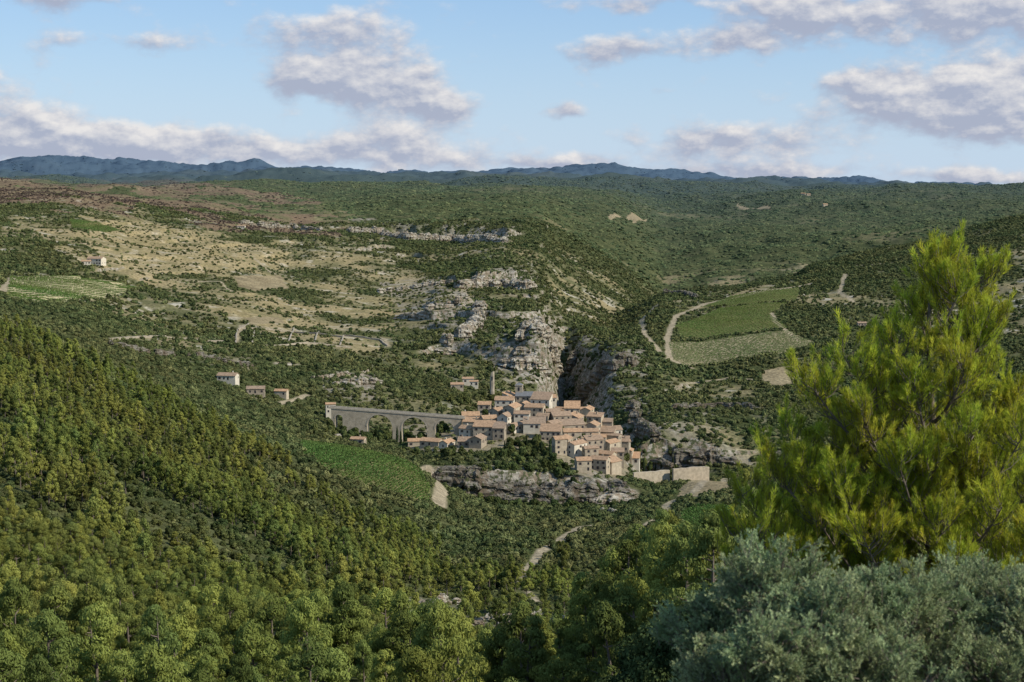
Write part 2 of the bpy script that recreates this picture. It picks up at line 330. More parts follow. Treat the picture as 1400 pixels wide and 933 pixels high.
at=N(nt,'ShaderNodeAttribute',attribute_name='gcol'); rk=N(nt,'ShaderNodeAttribute',attribute_name='rock')
geo=N(nt,'ShaderNodeNewGeometry')
nA,ns,rc=rock_color(nt,geo)
hv=N(nt,'ShaderNodeHueSaturation'); nt.links.new(at.outputs['Color'],hv.inputs['Color'])
nt.links.new(mth(nt,'MULTIPLY_ADD',ramp(nt,nA,.3,.7),.7,.65),hv.inputs['Value'])
rc=mixc(nt,ramp(nt,nA,.50,.58),rc,(.075,.082,.04,1))
c=mixc(nt,ramp(nt,rk.outputs['Fac'],.35,.75),hv.outputs[0],rc)
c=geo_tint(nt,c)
b=N(nt,'ShaderNodeBsdfDiffuse'); nt.links.new(c,b.inputs[0])
bp=N(nt,'ShaderNodeBump'); bp.inputs['Strength'].default_value=.8; bp.inputs['Distance'].default_value=1.4
nt.links.new(mth(nt,'ADD',nA,ns),bp.inputs['Height']); nt.links.new(bp.outputs[0],b.inputs['Normal'])
nt.links.new(b.outputs[0],out.inputs[0])
def rock_mat(name,k):
    m_,nt,out=new_mat(name)
    geo=N(nt,'ShaderNodeNewGeometry'); nA,ns,rc=rock_color(nt,geo,k)
    rc=mixc(nt,ramp(nt,nA,.54,.60),rc,(.07,.076,.036,1))
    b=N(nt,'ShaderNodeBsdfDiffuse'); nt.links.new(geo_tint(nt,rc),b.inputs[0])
    bp=N(nt,'ShaderNodeBump'); bp.inputs['Strength'].default_value=1.0; bp.inputs['Distance'].default_value=1.3
    nt.links.new(mth(nt,'ADD',nA,ns),bp.inputs['Height']); nt.links.new(bp.outputs[0],b.inputs['Normal']); nt.links.new(b.outputs[0],out.inputs[0]); return m_
m_rock=rock_mat('limestone_cliff_rock',1.22); m_rockd=rock_mat('shaded_brown_limestone',.60)  # second one: brown rock with cliff and gorge shade painted into its colour
idx=np.arange(NU*NY).reshape(NU,NY)
fc=np.stack([idx[:-1,:-1],idx[1:,:-1],idx[1:,1:],idx[:-1,1:]],-1).reshape(-1,4)
me=mesh_np('terrain',np.stack([X3,Y3,Z],-1).reshape(-1,3),fc,[gm],smooth=True)
a=me.attributes.new('gcol','FLOAT_COLOR','POINT'); a.data.foreach_set('color',np.concatenate([COL,np.ones(COL.shape[:2]+(1,))],-1).astype(np.float32).ravel())
a=me.attributes.new('rock','FLOAT','POINT'); a.data.foreach_set('value',ROCK.astype(np.float32).ravel())
obj('terrain',me)
# ------------------------------------------------------------------ plant models
def rand_dirs(n_):
    v=rng.normal(size=(n_,3)); return v/np.linalg.norm(v,axis=1,keepdims=True)
def leaf_quads(P,Nn,sz,asp=1.0,along=None):
    n_=len(P); r=rand_dirs(n_) if along is None else along
    a=r-(r*Nn).sum(1,keepdims=True)*Nn; a/=np.linalg.norm(a,axis=1,keepdims=True)+1e-9
    b=np.cross(Nn,a); s=np.asarray(sz).reshape(-1,1)*np.ones((n_,1))
    V=np.stack([P-a*s,P+b*s/asp,P+a*s,P-b*s/asp],1)
    return V.reshape(-1,3),np.arange(4*n_).reshape(n_,4)
def tube(pts,rad,k=6):
    pts=np.asarray(pts,float); n_=len(pts); V=[];Fc=[]
    for i in range(n_):
        d=pts[min(i+1,n_-1)]-pts[max(i-1,0)]; d/=np.linalg.norm(d)+1e-9
        a=np.cross(d,(0,0,1) if abs(d[2])<.9 else (1,0,0)); a/=np.linalg.norm(a); b=np.cross(d,a)
        for q in range(k):
            th=2*math.pi*q/k; V.append(pts[i]+rad[i]*(math.cos(th)*a+math.sin(th)*b))
    for i in range(n_-1):
        for q in range(k): Fc.append((i*k+q,i*k+(q+1)%k,(i+1)*k+(q+1)%k,(i+1)*k+q))
    return np.array(V),np.array(Fc)
class Build:
    def __init__(s): s.V=[];s.F=[];s.M=[];s.n=0
    def add(s,V,Fc,m=0):
        if len(V)==0:return
        s.V.append(np.asarray(V)); s.F.append(np.asarray(Fc)+s.n); s.M.append(np.full(len(Fc),m)); s.n+=len(V)
    def mesh(s,name,mats,smooth=False): return mesh_np(name,np.concatenate(s.V),np.concatenate(s.F),mats,np.concatenate(s.M),smooth)
bark=plain_mat('bark',(.15,.12,.095),.3,6)
m_pine=foliage_mat('pine_needles',(.27,.285,.050),(.130,.165,.040),.22)
m_oak=foliage_mat('oak_leaves',(.055,.078,.025),(.125,.140,.040),.12)
m_oakd=foliage_mat('dark_holm_oak_leaves',(.040,.062,.022),(.065,.088,.028),.12)
m_scrub=foliage_mat('scrub_leaves',(.055,.078,.028),(.150,.158,.056),.0)
m_far=foliage_mat('far_woodland_leaves',(.052,.075,.030),(.105,.120,.046),.0)
m_vine=foliage_mat('vine_leaves',(.085,.155,.035),(.115,.18,.04),.15)
m_dead=foliage_mat('burnt_twigs',(.075,.055,.045),(.16,.12,.08),.0)
m_cyp=foliage_mat('cypress_leaves',(.030,.048,.020),(.045,.062,.025),.0)
def cluster(B,c,r,n_,sz,m,up=.35,asp=1.6,flat=.75,nj=.5):
    d=rand_dirs(n_); rr=rng.uniform(.55,1.05,(n_,1))**.6
    P=np.asarray(c)+d*rr*r*np.array([1,1,flat])
    nn=d+rng.normal(size=(n_,3))*nj; nn/=np.linalg.norm(nn,axis=1,keepdims=True)
    al=d*.5+rng.normal(size=(n_,3))*.4+np.array([0,0,up]); al/=np.linalg.norm(al,axis=1,keepdims=True)
    V,Fq=leaf_quads(P,nn,rng.uniform(.6,1.3,n_)*sz,asp,al); B.add(V,Fq,m)
def pine(fine):
    B=Build(); h=rng.uniform(7,9); lean=rng.normal(0,.35,2)
    tp=[(lean[0]*t**1.5*1.5,lean[1]*t**1.5*1.5,h*.93*t) for t in np.linspace(0,1,7)]
    V,Fq=tube(tp,np.linspace(.17,.03,7)); B.add(V,Fq,0)
    nb=rng.integers(20,27); wide=rng.uniform(.8,1.15)
    for i in range(nb):
        t=rng.uniform(.2,.98); t=t if i>4 else 1-.045*i
        k=t*6; i0=min(int(k),5); p=np.array(tp[i0])*(1-(k-i0))+np.array(tp[i0+1])*(k-i0)
        ln=((1.0-t)**.75*2.9*rng.uniform(.55,1.15)+.15)*wide; az=rng.uniform(0,6.28)
        e=p+np.array([math.cos(az)*ln,math.sin(az)*ln,ln*rng.uniform(.15,.6)+.15])
        V,Fq=tube([p,(p+e)/2+(0,0,-.1),e],[.06,.04,.02],4); B.add(V,Fq,0)
        for q in range(2 if ln>.9 else 1):
            cc=e if q==0 else (p*.45+e*.55)+rng.normal(0,.25,3)
            if fine: cluster(B,cc,rng.uniform(.38,.76),190,.13,1,up=.9,asp=3.0,flat=.8,nj=.3)
            else: cluster(B,cc,rng.uniform(.42,.8),80,.19,1,up=.8,asp=2.2,flat=.8,nj=.3)
    return B.mesh('pine',[bark,m_pine])
def oak(n_lobe=9,nl=85,sz=.13,mat=m_oak):
    B=Build(); 
    V,Fq=tube([(0,0,-.3),(0.02,0,.3),(.05,.03,.8)],[.08,.06,.03],5); B.add(V,Fq,0)
    for i in range(n_lobe):
        az=rng.uniform(0,6.28); el=rng.uniform(0,1); rr=rng.uniform(.25,.62)
        c=np.array([math.cos(az)*rr*(1-el*.6),math.sin(az)*rr*(1-el*.6),.45+el*.75])
        cluster(B,c,rng.uniform(.28,.46),nl,sz,1,up=.1,asp=1.3,flat=.85,nj=.4)
    return B.mesh('oak',[bark,mat])
def scrub(nl,sz,lob,mat):
    B=Build()
    for i in range(lob):
        az=rng.uniform(0,6.28); rr=rng.uniform(0,.6)
        c=np.array([math.cos(az)*rr,math.sin(az)*rr,rng.uniform(.2,.65)])
        cluster(B,c,rng.uniform(.38,.6),nl,sz,0,up=.1,asp=1.2,flat=.8,nj=.4)
    return B.mesh('scrub',[mat])
def ico(sub):
    bm=bmesh.new(); bmesh.ops.create_icosphere(bm,subdivisions=sub,radius=1)
    P=np.array([v.co[:] for v in bm.verts]); Fq=np.array([[v.index for v in f.verts] for f in bm.faces]); bm.free(); return P,Fq
def solid_clump(lob,mat,sub=2,jit_=.28):
    B=Build()
    for i in range(lob):
        P,Fq=ico(sub)
        P*=(1+rng.uniform(-jit_,jit_,(len(P),1))); az=rng.uniform(0,6.28); rr=rng.uniform(.2,.75)
        P=P*rng.uniform(.28,.5)*np.array([1,1,.85])+np.array([math.cos(az)*rr,math.sin(az)*rr,rng.uniform(.05,.4)])
        B.add(P,Fq,0)
    return B.mesh('clump',[mat])
def rock_block(seed,mat):
    P,Fq=ico(5); S=np.sign(P)*np.abs(P)**.5; S/=np.abs(S).max(0)
    th=np.arctan2(P[:,1],P[:,0]); cx,sx=np.cos(th),np.sin(th)
    d=1+.55*fbm(cx*2+seed*7,sx*2,.9,4,seed)+.5*fbm(cx*1.2+seed,S[:,2]*3.2,.8,4,seed+9)+.09*np.sign(np.sin(S[:,2]*8+seed+2*cx))
    d+=.35*fbm(cx*6+seed*3,sx*6+S[:,2]*.7,.9,3,seed+30)
    d*=1-.15*np.clip(S[:,2],0,1)
    S[:,:2]*=d[:,None]; S[:,2]*=1+.6*fbm(S[:,0]*1.5+seed,S[:,1]*1.5,.8,3,seed+3)
    return mesh_np('rock',S,Fq,[mat])
def cypress():
    B=Build(); V,Fq=tube([(0,0,0),(0,0,1.2)],[.14,.12],5); B.add(V,Fq,0)
    n_=900; t=rng.uniform(0,1,n_); az=rng.uniform(0,6.28,n_); r=.95*np.sin(np.pi*np.clip(t*.9+.08,0,1))**.7*(1-t*.45)*rng.uniform(.75,1.05,n_)
    P=np.stack([np.cos(az)*r,np.sin(az)*r,.6+t*8.4],1); nn=np.stack([np.cos(az),np.sin(az),.3+0*az],1)+rng.normal(size=(n_,3))*.4; nn/=np.linalg.norm(nn,axis=1,keepdims=True)
    V,Fq=leaf_quads(P,nn,rng.uniform(.2,.4,n_),2.2,np.tile([[0.05,0,1.]],(n_,1))+rng.normal(size=(n_,3))*.2); B.add(V,Fq,1)
    return B.mesh('cypress',[bark,m_cyp])
def proto_coll(name,meshes):
    c=bpy.data.collections.new(name)
    for i,m in enumerate(meshes): c.objects.link(bpy.data.objects.new('%s_%02d'%(name,i),m))
    return c
def instancer(name,P,scl,rot,pidx,coll,parent=None,rot3=None):
    P=np.asarray(P,np.float32); n_=len(P)
    me=bpy.data.meshes.new(name); me.vertices.add(n_); me.vertices.foreach_set('co',P.ravel())
    a=me.attributes.new('scl','FLOAT_VECTOR','POINT'); a.data.foreach_set('vector',np.asarray(scl,np.float32).ravel())
    if rot3 is None: rot3=np.stack([np.zeros(n_),np.zeros(n_),rot],1)
    a=me.attributes.new('rt','FLOAT_VECTOR','POINT'); a.data.foreach_set('vector',np.asarray(rot3,np.float32).ravel())
    a=me.attributes.new('pidx','INT','POINT'); a.data.foreach_set('value',np.asarray(pidx,np.int32))
    me.update(); o=obj(name,me,parent=parent)
    ng=bpy.data.node_groups.new(name+'_scatter','GeometryNodeTree')
    ng.interface.new_socket('Geometry',in_out='INPUT',socket_type='NodeSocketGeometry'); ng.interface.new_socket('Geometry',in_out='OUTPUT',socket_type='NodeSocketGeometry')
    gi=ng.nodes.new('NodeGroupInput'); go=ng.nodes.new('NodeGroupOutput'); ip=ng.nodes.new('GeometryNodeInstanceOnPoints')
    ci=ng.nodes.new('GeometryNodeCollectionInfo'); ci.inputs['Collection'].default_value=coll; ci.inputs['Separate Children'].default_value=True; ci.inputs['Reset Children'].default_value=True
    ip.inputs['Pick Instance'].default_value=True
    def na(nm,t):
        q=ng.nodes.new('GeometryNodeInputNamedAttribute'); q.data_type=t; q.inputs['Name'].default_value=nm; return q.outputs['Attribute']
    L_=ng.links.new
    L_(gi.outputs[0],ip.inputs['Points']); L_(ci.outputs[0],ip.inputs['Instance']); L_(na('pidx','INT'),ip.inputs['Instance Index'])
    e2r=ng.nodes.new('FunctionNodeEulerToRotation'); L_(na('rt','FLOAT_VECTOR'),e2r.inputs[0]); L_(e2r.outputs[0],ip.inputs['Rotation'])
    L_(na('scl','FLOAT_VECTOR'),ip.inputs['Scale']); L_(ip.outputs[0],go.inputs[0])
    md=o.modifiers.new('scatter','NODES'); md.node_group=ng
    return o
pinesF=[pine(True) for i in range(5)]; oaksF=[oak(12,230,.07) for i in range(4)]
c_pineF=proto_coll('p_pinefine',pinesF); c_oakF=proto_coll('p_oakfine',oaksF)
c_pine=proto_coll('p_pine',[pine(False) for i in range(5)]); c_oak=proto_coll('p_oak',[oak() for i in range(4)])
c_scrub=proto_coll('p_scrub',[scrub(65,.17,6,m_scrub) for i in range(5)])
c_scrubl=proto_coll('p_scrubfar',[scrub(24,.30,5,m_scrub) for i in range(5)])
c_far=proto_coll('p_far',[solid_clump(6,m_far) for i in range(5)])
c_mtn=proto_coll('p_mtn',[solid_clump(4,m_far,2,.12) for i in range(4)])
c_cyp=proto_coll('p_cyp',[cypress() for i in range(2)])
c_vine=proto_coll('p_vine',[scrub(22,.26,3,m_vine) for i in range(3)])
c_dead=proto_coll('p_dead',[scrub(18,.22,4,m_dead) for i in range(3)])
c_rock=proto_coll('p_rock',[rock_block(i,m_rock) for i in range(6)]); c_rockd=proto_coll('p_rockd',[rock_block(i+11,m_rockd) for i in range(6)])
print('protos',time.time()-T0)
# ------------------------------------------------------------------ rock outcrops and cliffs
def outcrop(pts,h,y0,y1=7000,gap=.1,name='limestone_cliff',wr=.5,sink=.35,dark=False):
    W=[np.array(ground(u,v,y0,y1)) for u,v in pts]; P=[];Sc=[];R=[]
    for a_,b_ in zip(W[:-1],W[1:]):
        d=b_-a_; ln=np.linalg.norm(d[:2]); n_=max(1,int(ln/(h*wr)))
        if ln>h*80: continue
        for i in range(n_):
            if random.random()<gap: continue
            p=a_+d*(i+random.random())/n_; p[0]+=random.gauss(0,h*.1); p[1]+=random.gauss(0,h*.15)
            hh=h*random.uniform(.55,1.1); z=float(zat(p[0],p[1]-h*.3)); z=min(z,float(zat(p[0],p[1])))
            P.append((p[0],p[1],z+hh*(.5-sink))); Sc.append((h*random.uniform(.3,.8),h*random.uniform(.25,.45),hh*.5)); R.append(math.atan2(d[1],d[0])+random.gauss(0,.35))
    if P: instancer(name,np.array(P),np.array(Sc),np.array(R),rng.integers(0,6,len(P)),c_rockd if dark else c_rock)
outcrop([(612,664),(650,680),(700,687),(760,690),(800,692),(852,686)],15,790,830,.05,wr=.3,sink=.2,dark=True)
outcrop([(622,650),(680,664),(740,670),(800,674),(846,668)],9,800,830,.15,wr=.4,sink=.2,dark=True)
outcrop([(820,692),(838,690),(856,684)],15,785,815,.0,wr=.4,sink=.12)
outcrop([(694,500),(715,508),(745,514)],14,1100,1400,.1,wr=.4); outcrop([(700,480),(730,484),(757,482)],13,1150,1500,.2,wr=.4); outcrop([(712,462),(757,458)],12,1150,1500,.2)
outcrop([(640,392),(690,394),(728,397)],19,1650,1900,.08,wr=.35); outcrop([(600,470),(628,468),(652,446),(655,420)],14,1150,1600,.2); outcrop([(540,436),(590,424),(640,408)],10,1200,1800,.25)
outcrop([(515,402),(560,396),(620,388)],8,1200,1900,.35); outcrop([(480,318),(520,322),(560,328),(620,331),(688,333)],17,2200,2700,.08,wr=.35); outcrop([(330,306),(400,310),(440,316)],10,1800,2700,.25)
outcrop([(150,472),(240,486),(345,504)],5,880,1100,.4,dark=True); outcrop([(440,532),(475,528),(515,524)],7,900,1100,.3); outcrop([(420,520),(480,512)],4,950,1100,.4)
outcrop([(895,628),(940,632),(1000,634)],12,980,1060,.2,sink=.2,dark=True); outcrop([(868,560),(880,590),(895,612)],12,1000,1200,.2,dark=True); outcrop([(790,560),(810,535),(835,510),(860,500)],16,1050,1350,.15,dark=True)
outcrop([(775,520),(785,490),(800,470)],14,1200,1600,.2,dark=True)
outcrop([(905,398),(935,402),(950,408)],9,1700,2100,.2,dark=True); outcrop([(920,560),(980,556),(1040,560)],6,1000,1200,.4,dark=True)
outcrop([(548,838),(590,834),(625,826)],3.0,320,520,.1,'limestone_outcrop',.7,.1); outcrop([(640,868),(700,858),(736,850)],3.4,300,520,.15,'limestone_outcrop',.7,.1); outcrop([(610,866),(660,850),(700,846)],2.2,320,520,.4,'limestone_outcrop',.9,.2)
outcrop([(460,598),(490,603)],3,840,900,.3,'limestone_outcrop'); outcrop([(820,700),(850,704)],4,700,810,.3,'limestone_outcrop')
# ------------------------------------------------------------------ village
m_wall=plain_mat('village_stone_wall',(.45,.375,.265),.24,.6,rand=(.31,.255,.185),bump=.08)
m_plast=plain_mat('cream_render_wall',(.56,.50,.39),.15,.5)
m_roof=plain_mat('terracotta_roof',(.42,.255,.14),.32,.9,rand=(.28,.20,.135),bump=.1)
m_grey=plain_mat('slate_grey_roof',(.16,.16,.16),.2,.8)
m_win=plain_mat('dark_window',(.03,.03,.035),.1,1,rough=.3)
m_shut=plain_mat('painted_shutter',(.22,.17,.13),.3,1)
m_stone=plain_mat('bridge_limestone',(.40,.335,.24),.25,.4,bump=.1)
m_ramp=plain_mat('rampart_stone',(.33,.28,.205),.3,.4,bump=.1)
def boxv(x0,x1,y0,y1,z0,z1):
    V=[(x,y,z) for z in (z0,z1) for y in (y0,y1) for x in (x0,x1)]
    return np.array(V,float),np.array([(0,2,3,1),(4,5,7,6),(0,1,5,4),(2,6,7,3),(0,4,6,2),(1,3,7,5)])
houses_xy=[]
def house(x,y,z,w,l,h,ang,pitch=.32,roof=None,wall=None,name='stone_house',shed=False):
    B=Build(); hw,hl=w/2,l/2; rise=hl*2*pitch if shed else hl*pitch*1.25; o=.35
    V,Fq=boxv(-hw,hw,-hl,hl,-6,h); B.add(V,Fq,0)
    if shed:
        G=[(-hw,-hl,h),(hw,-hl,h),(hw,hl,h),(-hw,hl,h),(-hw,hl,h+rise),(hw,hl,h+rise)]
        B.add(G,[(0,3,4,4),(1,5,2,2),(3,2,5,4)],0)
        def rz(yy): return h+(yy+hl)/(2*hl)*rise
        R=[(-hw-o,-hl-o,rz(-hl-o)+.02),(hw+o,-hl-o,rz(-hl-o)+.02),(hw+o,hl+o,rz(hl+o)+.02),(-hw-o,hl+o,rz(hl+o)+.02)]
        R=R+[(a_,b_,c_+.22) for a_,b_,c_ in R]
        B.add(R,[(0,3,2,1),(4,5,6,7),(0,1,5,4),(1,2,6,5),(2,3,7,6),(3,0,4,7)],1)
    else:
        G=[(-hw,-hl,h),(-hw,hl,h),(-hw,0,h+rise),(hw,-hl,h),(hw,hl,h),(hw,0,h+rise)]
        B.add(G,[(0,2,1,1),(3,4,5,5)],0)
        for sg in (-1,1):
            k=rise/hl
            R=[(-hw-o,sg*(hl+o),h-o*k+.03),(hw+o,sg*(hl+o),h-o*k+.03),(hw+o,0,h+rise+.03),(-hw-o,0,h+rise+.03)]
            R=R+[(a_,b_,c_+.22) for a_,b_,c_ in R]
            B.add(R,[(0,1,2,3),(4,7,6,5),(0,4,5,1),(1,5,6,2),(3,2,6,7),(0,3,7,4)],1)
    fl=max(1,int(h//2.7))
    for f in range(fl):
        zc=h-1.5-f*2.8
        for side in (-1,1):
            nx=max(1,int(w//3.0))
            for i in range(nx):
                if random.random()<.25: continue
                xc=-hw+(i+.5)*w/nx+random.uniform(-.3,.3); door=(f==fl-1 and i==nx//2 and h>4)
                hh=.7 if not door else 1.1
                V,Fq=boxv(xc-.5,xc+.5,side*hl-.05,side*hl+.05,zc-hh,zc+.65); B.add(V,Fq,2)
                if random.random()<.5:
                    for s2 in (-1,1):
                        V,Fq=boxv(xc+s2*.75-.22,xc+s2*.75+.22,side*hl-.04,side*hl+.09,zc-hh,zc+.65); B.add(V,Fq,3)
            ny=max(1,int(l//3.5))
            for i in range(ny):
                if random.random()<.35: continue
                yc=-hl+(i+.5)*l/ny
                V,Fq=boxv(side*hw-.05,side*hw+.05,yc-.42,yc+.42,zc-.6,zc+.6); B.add(V,Fq,2)
    if random.random()<.7:
        cx=random.uniform(-.7,.7)*hw; V,Fq=boxv(cx-.35,cx+.35,.1,.8,h,h+rise+1.1); B.add(V,Fq,0)
    me=B.mesh('house',[wall or m_wall,roof or m_roof,m_win,m_shut])
    ob=obj(name,me); ob.location=(x,y,z); ob.rotation_euler=(0,0,ang); houses_xy.append((x,y,max(w,l)*.6)); return ob
rows=[(552,[(700,12),(752,9),(778,9)]),
 (561,[(690,11),(716,9),(742,10),(770,11),(800,8)]),
 (571,[(660,9),(680,9),(702,11),(730,9),(754,10),(780,10),(804,9),(828,10)]),
 (581,[(645,9),(667,9),(692,9),(716,11),(742,8),(766,10),(790,9),(816,9),(846,9),(862,8)]),
 (591,[(650,11),(676,9),(704,9),(733,10),(758,9),(784,11),(810,8),(834,10),(857,9)]),
 (601,[(642,8),(662,10),(684,8),(756,11),(780,9),(804,10),(828,8),(852,9)]),
 (611,[(568,9),(590,11),(612,8),(636,9),(655,11),(772,9),(796,10),(820,10),(842,8)]),
 (621,[(765,8),(788,10),(812,9),(836,11),(852,8)]),
 (633,[(806,9),(828,11),(845,7)]),
 (645,[(800,8),(818,8),(838,9)])]
for v,hs in rows:
    for u,w in hs:
        x,y,z=ground(u+random.uniform(-3,3),v+random.uniform(-2.5,2.5),816,1000)
        w=w*random.uniform(.8,1.3)
        l=random.uniform(5,7.8); h=random.uniform(3.4,7.4)
        if u<640: h=random.uniform(2.8,3.6)
        if v>=621: h=random.uniform(6,9)
        ang=random.choice([-.35,-.2,-.1,.15,1.25,.35,-.5,.9])+random.uniform(-.1,.1)
        house(x,y,z,w,l,h,ang,pitch=random.uniform(.3,.46),shed=random.random()<.3,wall=m_plast if random.random()<.2 else None)
for u,v,w,h,wl_ in [(312,524,12,5,1),(350,541,11,4.5,0),(385,543,8,4,0),(452,572,6,9,1),(490,607,8,3,0),(625,533,9,4,0),(640,527,8,5,1),(648,531,6,5,1),
                    (132,362,16,6,1),(118,363,9,4,1),(330,313,12,4,1),(1178,447,9,4,0)]:
    x,y,z=ground(u,v,840,3500); house(x,y,z,w,w*.62,h,random.uniform(-.3,.3),wall=m_plast if wl_ else None,name='farm_house' if u<440 else 'stone_house')
for u,v in [(1098,267),(1105,268),(1128,282)]:
    x,y,z=ground(u,v,2800,6500); house(x,y,z,13,8,5,random.uniform(-.4,.4),name='farm_house')
def church():
    p=at_depth(726,545,958); x,y=p.x,p.y; z=float(zat(x,y))
    e=house(x,y,z,18,9,6.0,-.12,pitch=.4,roof=m_grey,name='village_church')
    B=Build(); V,Fq=boxv(-2.2,2.2,-2.2,2.2,-4,13.0); B.add(V,Fq,0)
    V,Fq=boxv(-2.45,2.45,-2.45,2.45,13.0,13.4); B.add(V,Fq,0)
    P=[(-2.3,-2.3,13.4),(2.3,-2.3,13.4),(2.3,2.3,13.4),(-2.3,2.3,13.4),(0,0,14.8)]; B.add(P,[(0,1,4,4),(1,2,4,4),(2,3,4,4),(3,0,4,4)],1)
    for b_ in (-2.22,2.22):
        V,Fq=boxv(-.5,.5,b_-.05,b_+.05,9.8,12.0); B.add(V,Fq,2)
        V,Fq=boxv(b_-.05,b_+.05,-.5,.5,9.8,12.0); B.add(V,Fq,2)
    t=obj('bell_tower',B.mesh('bell_tower',[m_stone,m_grey,m_win]),parent=e); t.location=(-7.5,1,-1)
church()
def ruin():
    p=at_depth(673,522,1000); z=p.z-8
    B=Build(); k=8; hs=[21,20,15.5,14.5,18,20.5,21.4,21.2]; V=[];Fq=[]
    for lv in range(2):
        for rr in (1.0,.62):
            for q in range(k):
                th=2*math.pi*(q+.5)/k; R=1.6*rr*(1 if lv==0 else .93)
                V.append((R*math.cos(th),R*math.sin(th),0 if lv==0 else hs[q]-8+1.5))
    for q in range(k):
        n2_=(q+1)%k
        Fq+= [(q,n2_,2*k+n2_,2*k+q),(k+n2_,k+q,3*k+q,3*k+n2_),(2*k+q,2*k+n2_,3*k+n2_,3*k+q)]
    B.add(V,Fq,0); V,W=boxv(-.3,.3,-1.6,-1.3,9,11.5); B.add(V,W,1)
    o=obj('ruined_tower',B.mesh('ruined_tower',[m_ramp,m_win])); o.location=(p.x,p.y,z); houses_xy.append((p.x,p.y,1))
ruin()
def bridge():
    A=at_depth(454,558,926); C=at_depth(632,572,918)
    d=C-A; Lh=math.hypot(d.x,d.y); ang=math.atan2(d.y,d.x); sl=d.z/Lh; W=2.8
    openings=[(Lh*f,r,zb) for f,r,zb in ((.06,2.2,-5.5),(.375,7.6,-9.0),(.64,7.6,-9.0),(.87,5.6,-7.4))]
    xs=set(np.linspace(0,Lh,60)); 
    for cx,r,_ in openings:
        for th in np.linspace(0,math.pi,25): xs.add(cx+r*math.cos(th))
    xs=sorted(xs); B=Build()
    for x0,x1 in zip(xs[:-1],xs[1:]):
        if x1-x0<1e-5: continue
        xm=(x0+x1)/2; oo=[o_ for o_ in openings if abs(xm-o_[0])<o_[1]-1e-6]
        if not oo: b0=b1=-34
        else:
            cx,r,sp=oo[0]; f=lambda x: sp+math.sqrt(max(r*r-(x-cx)**2,0)); b0,b1=f(x0),f(x1)
            b0+=x0*sl; b1+=x1*sl
        t0,t1=x0*sl,x1*sl
        V=[(x0,-W,b0),(x1,-W,b1),(x1,-W,t1),(x0,-W,t0),(x0,W,b0),(x1,W,b1),(x1,W,t1),(x0,W,t0)]
        B.add(V,[(0,1,2,3),(5,4,7,6),(0,4,5,1),(3,2,6,7)],0)
    for cx,r,sp in openings:
        for s_ in (-1,1):
            x=cx+s_*r; zt=sp+x*sl; B.add([(x,-W,-34),(x,W,-34),(x,W,zt),(x,-W,zt)],[(0,1,2,3)],0)
        th=np.linspace(0,math.pi,25)
        for a0,a1 in zip(th[:-1],th[1:]):
            for side in (-1,1):
                Q=[(cx+rr*math.cos(a_),side*(W+.12),sp+rr*math.sin(a_)+(cx+rr*math.cos(a_))*sl) for a_,rr in ((a0,r+.03),(a1,r+.03),(a1,r+.8),(a0,r+.8))]
                B.add(Q,[(0,1,2,3)],1)
    for side in (-1,1):
        y0,y1=sorted((side*(W-.35),side*(W+.25)))
        V,Fq=boxv(-2,Lh+2,y0,y1,0.0,1.0); V[:,2]+=V[:,0]*sl; B.add(V,Fq,1)
    V,Fq=boxv(-2,Lh+2,-W+.36,W-.36,.0,.15); V[:,2]+=V[:,0]*sl; B.add(V,Fq,2)
    m_ring=plain_mat('dressed_stone',(.44,.375,.28),.2,.6)
    o=obj('stone_viaduct',B.mesh('stone_viaduct',[m_stone,m_ring,plain_mat('asphalt',(.06,.06,.06),.2,1)]))
    o.location=A; o.rotation_euler=(0,0,ang)
    return A,C
bA,bC=bridge()
def wallstrip(name,pts,hgt,th=1.0,mat=None,y0=780,y1=1000,dn=4):
    W=[np.array(ground(u,v,y0,y1)) for u,v in pts]; fine=[]
    for a_,b_ in zip(W[:-1],W[1:]):
        n_=max(2,int(np.linalg.norm(b_-a_)/3))
        for i in range(n_): fine.append(a_+(b_-a_)*i/n_)
    fine.append(W[-1]); B=Build(); V=[];Fq=[]
    for i,p in enumerate(fine):
        d=fine[min(i+1,len(fine)-1)]-fine[max(i-1,0)]; d=d[:2]/(np.linalg.norm(d[:2])+1e-9); nrm=np.array([-d[1],d[0]])*th/2
        g=float(zat(p[0],p[1])); hh=hgt*(1+.12*math.sin(i*1.7))
        for s_ in (-1,1):
            for zz in (g-dn,g+hh): V.append((p[0]+s_*nrm[0],p[1]+s_*nrm[1],zz))
    for i in range(len(fine)-1):
        a_=i*4;b_=a_+4
        Fq+=[(a_,b_,b_+1,a_+1),(a_+2,a_+3,b_+3,b_+2),(a_+1,b_+1,b_+3,a_+3)]
    e=(len(fine)-1)*4; Fq+=[(0,1,3,2),(e,e+2,e+3,e+1)]
    B.add(V,Fq,0); return obj(name,B.mesh(name,[mat or m_ramp]))
def rampart(u0,u1,vt0,vt1,Y0,Y1,hgt):
    a_=at_depth(u0,vt0,Y0); b_=at_depth(u1,vt1,Y1); B=Build(); n_=8; V=[];Fq=[]
    d=b_-a_; nx,ny=-d.y/d.length*.7,d.x/d.length*.7
    for i in range(n_+1):
        p=a_+d*(i/n_); jz=random.uniform(-.3,.3)
        V+=[(p.x-nx,p.y-ny,p.z-hgt),(p.x-nx,p.y-ny,p.z+jz),(p.x+nx,p.y+ny,p.z-hgt),(p.x+nx,p.y+ny,p.z+jz)]
    for i in range(n_):
        q=i*4;r=q+4; Fq+=[(q,r,r+1,q+1),(q+2,q+3,r+3,r+2),(q+1,r+1,r+3,q+3)]
    e=n_*4; Fq+=[(0,1,3,2),(e,e+2,e+3,e+1)]
    B.add(V,Fq,0); obj('rampart_wall',B.mesh('rampart_wall',[m_wall]))
rampart(866,915,646,643,848,856,14); rampart(920,969,641,638,852,862,14)
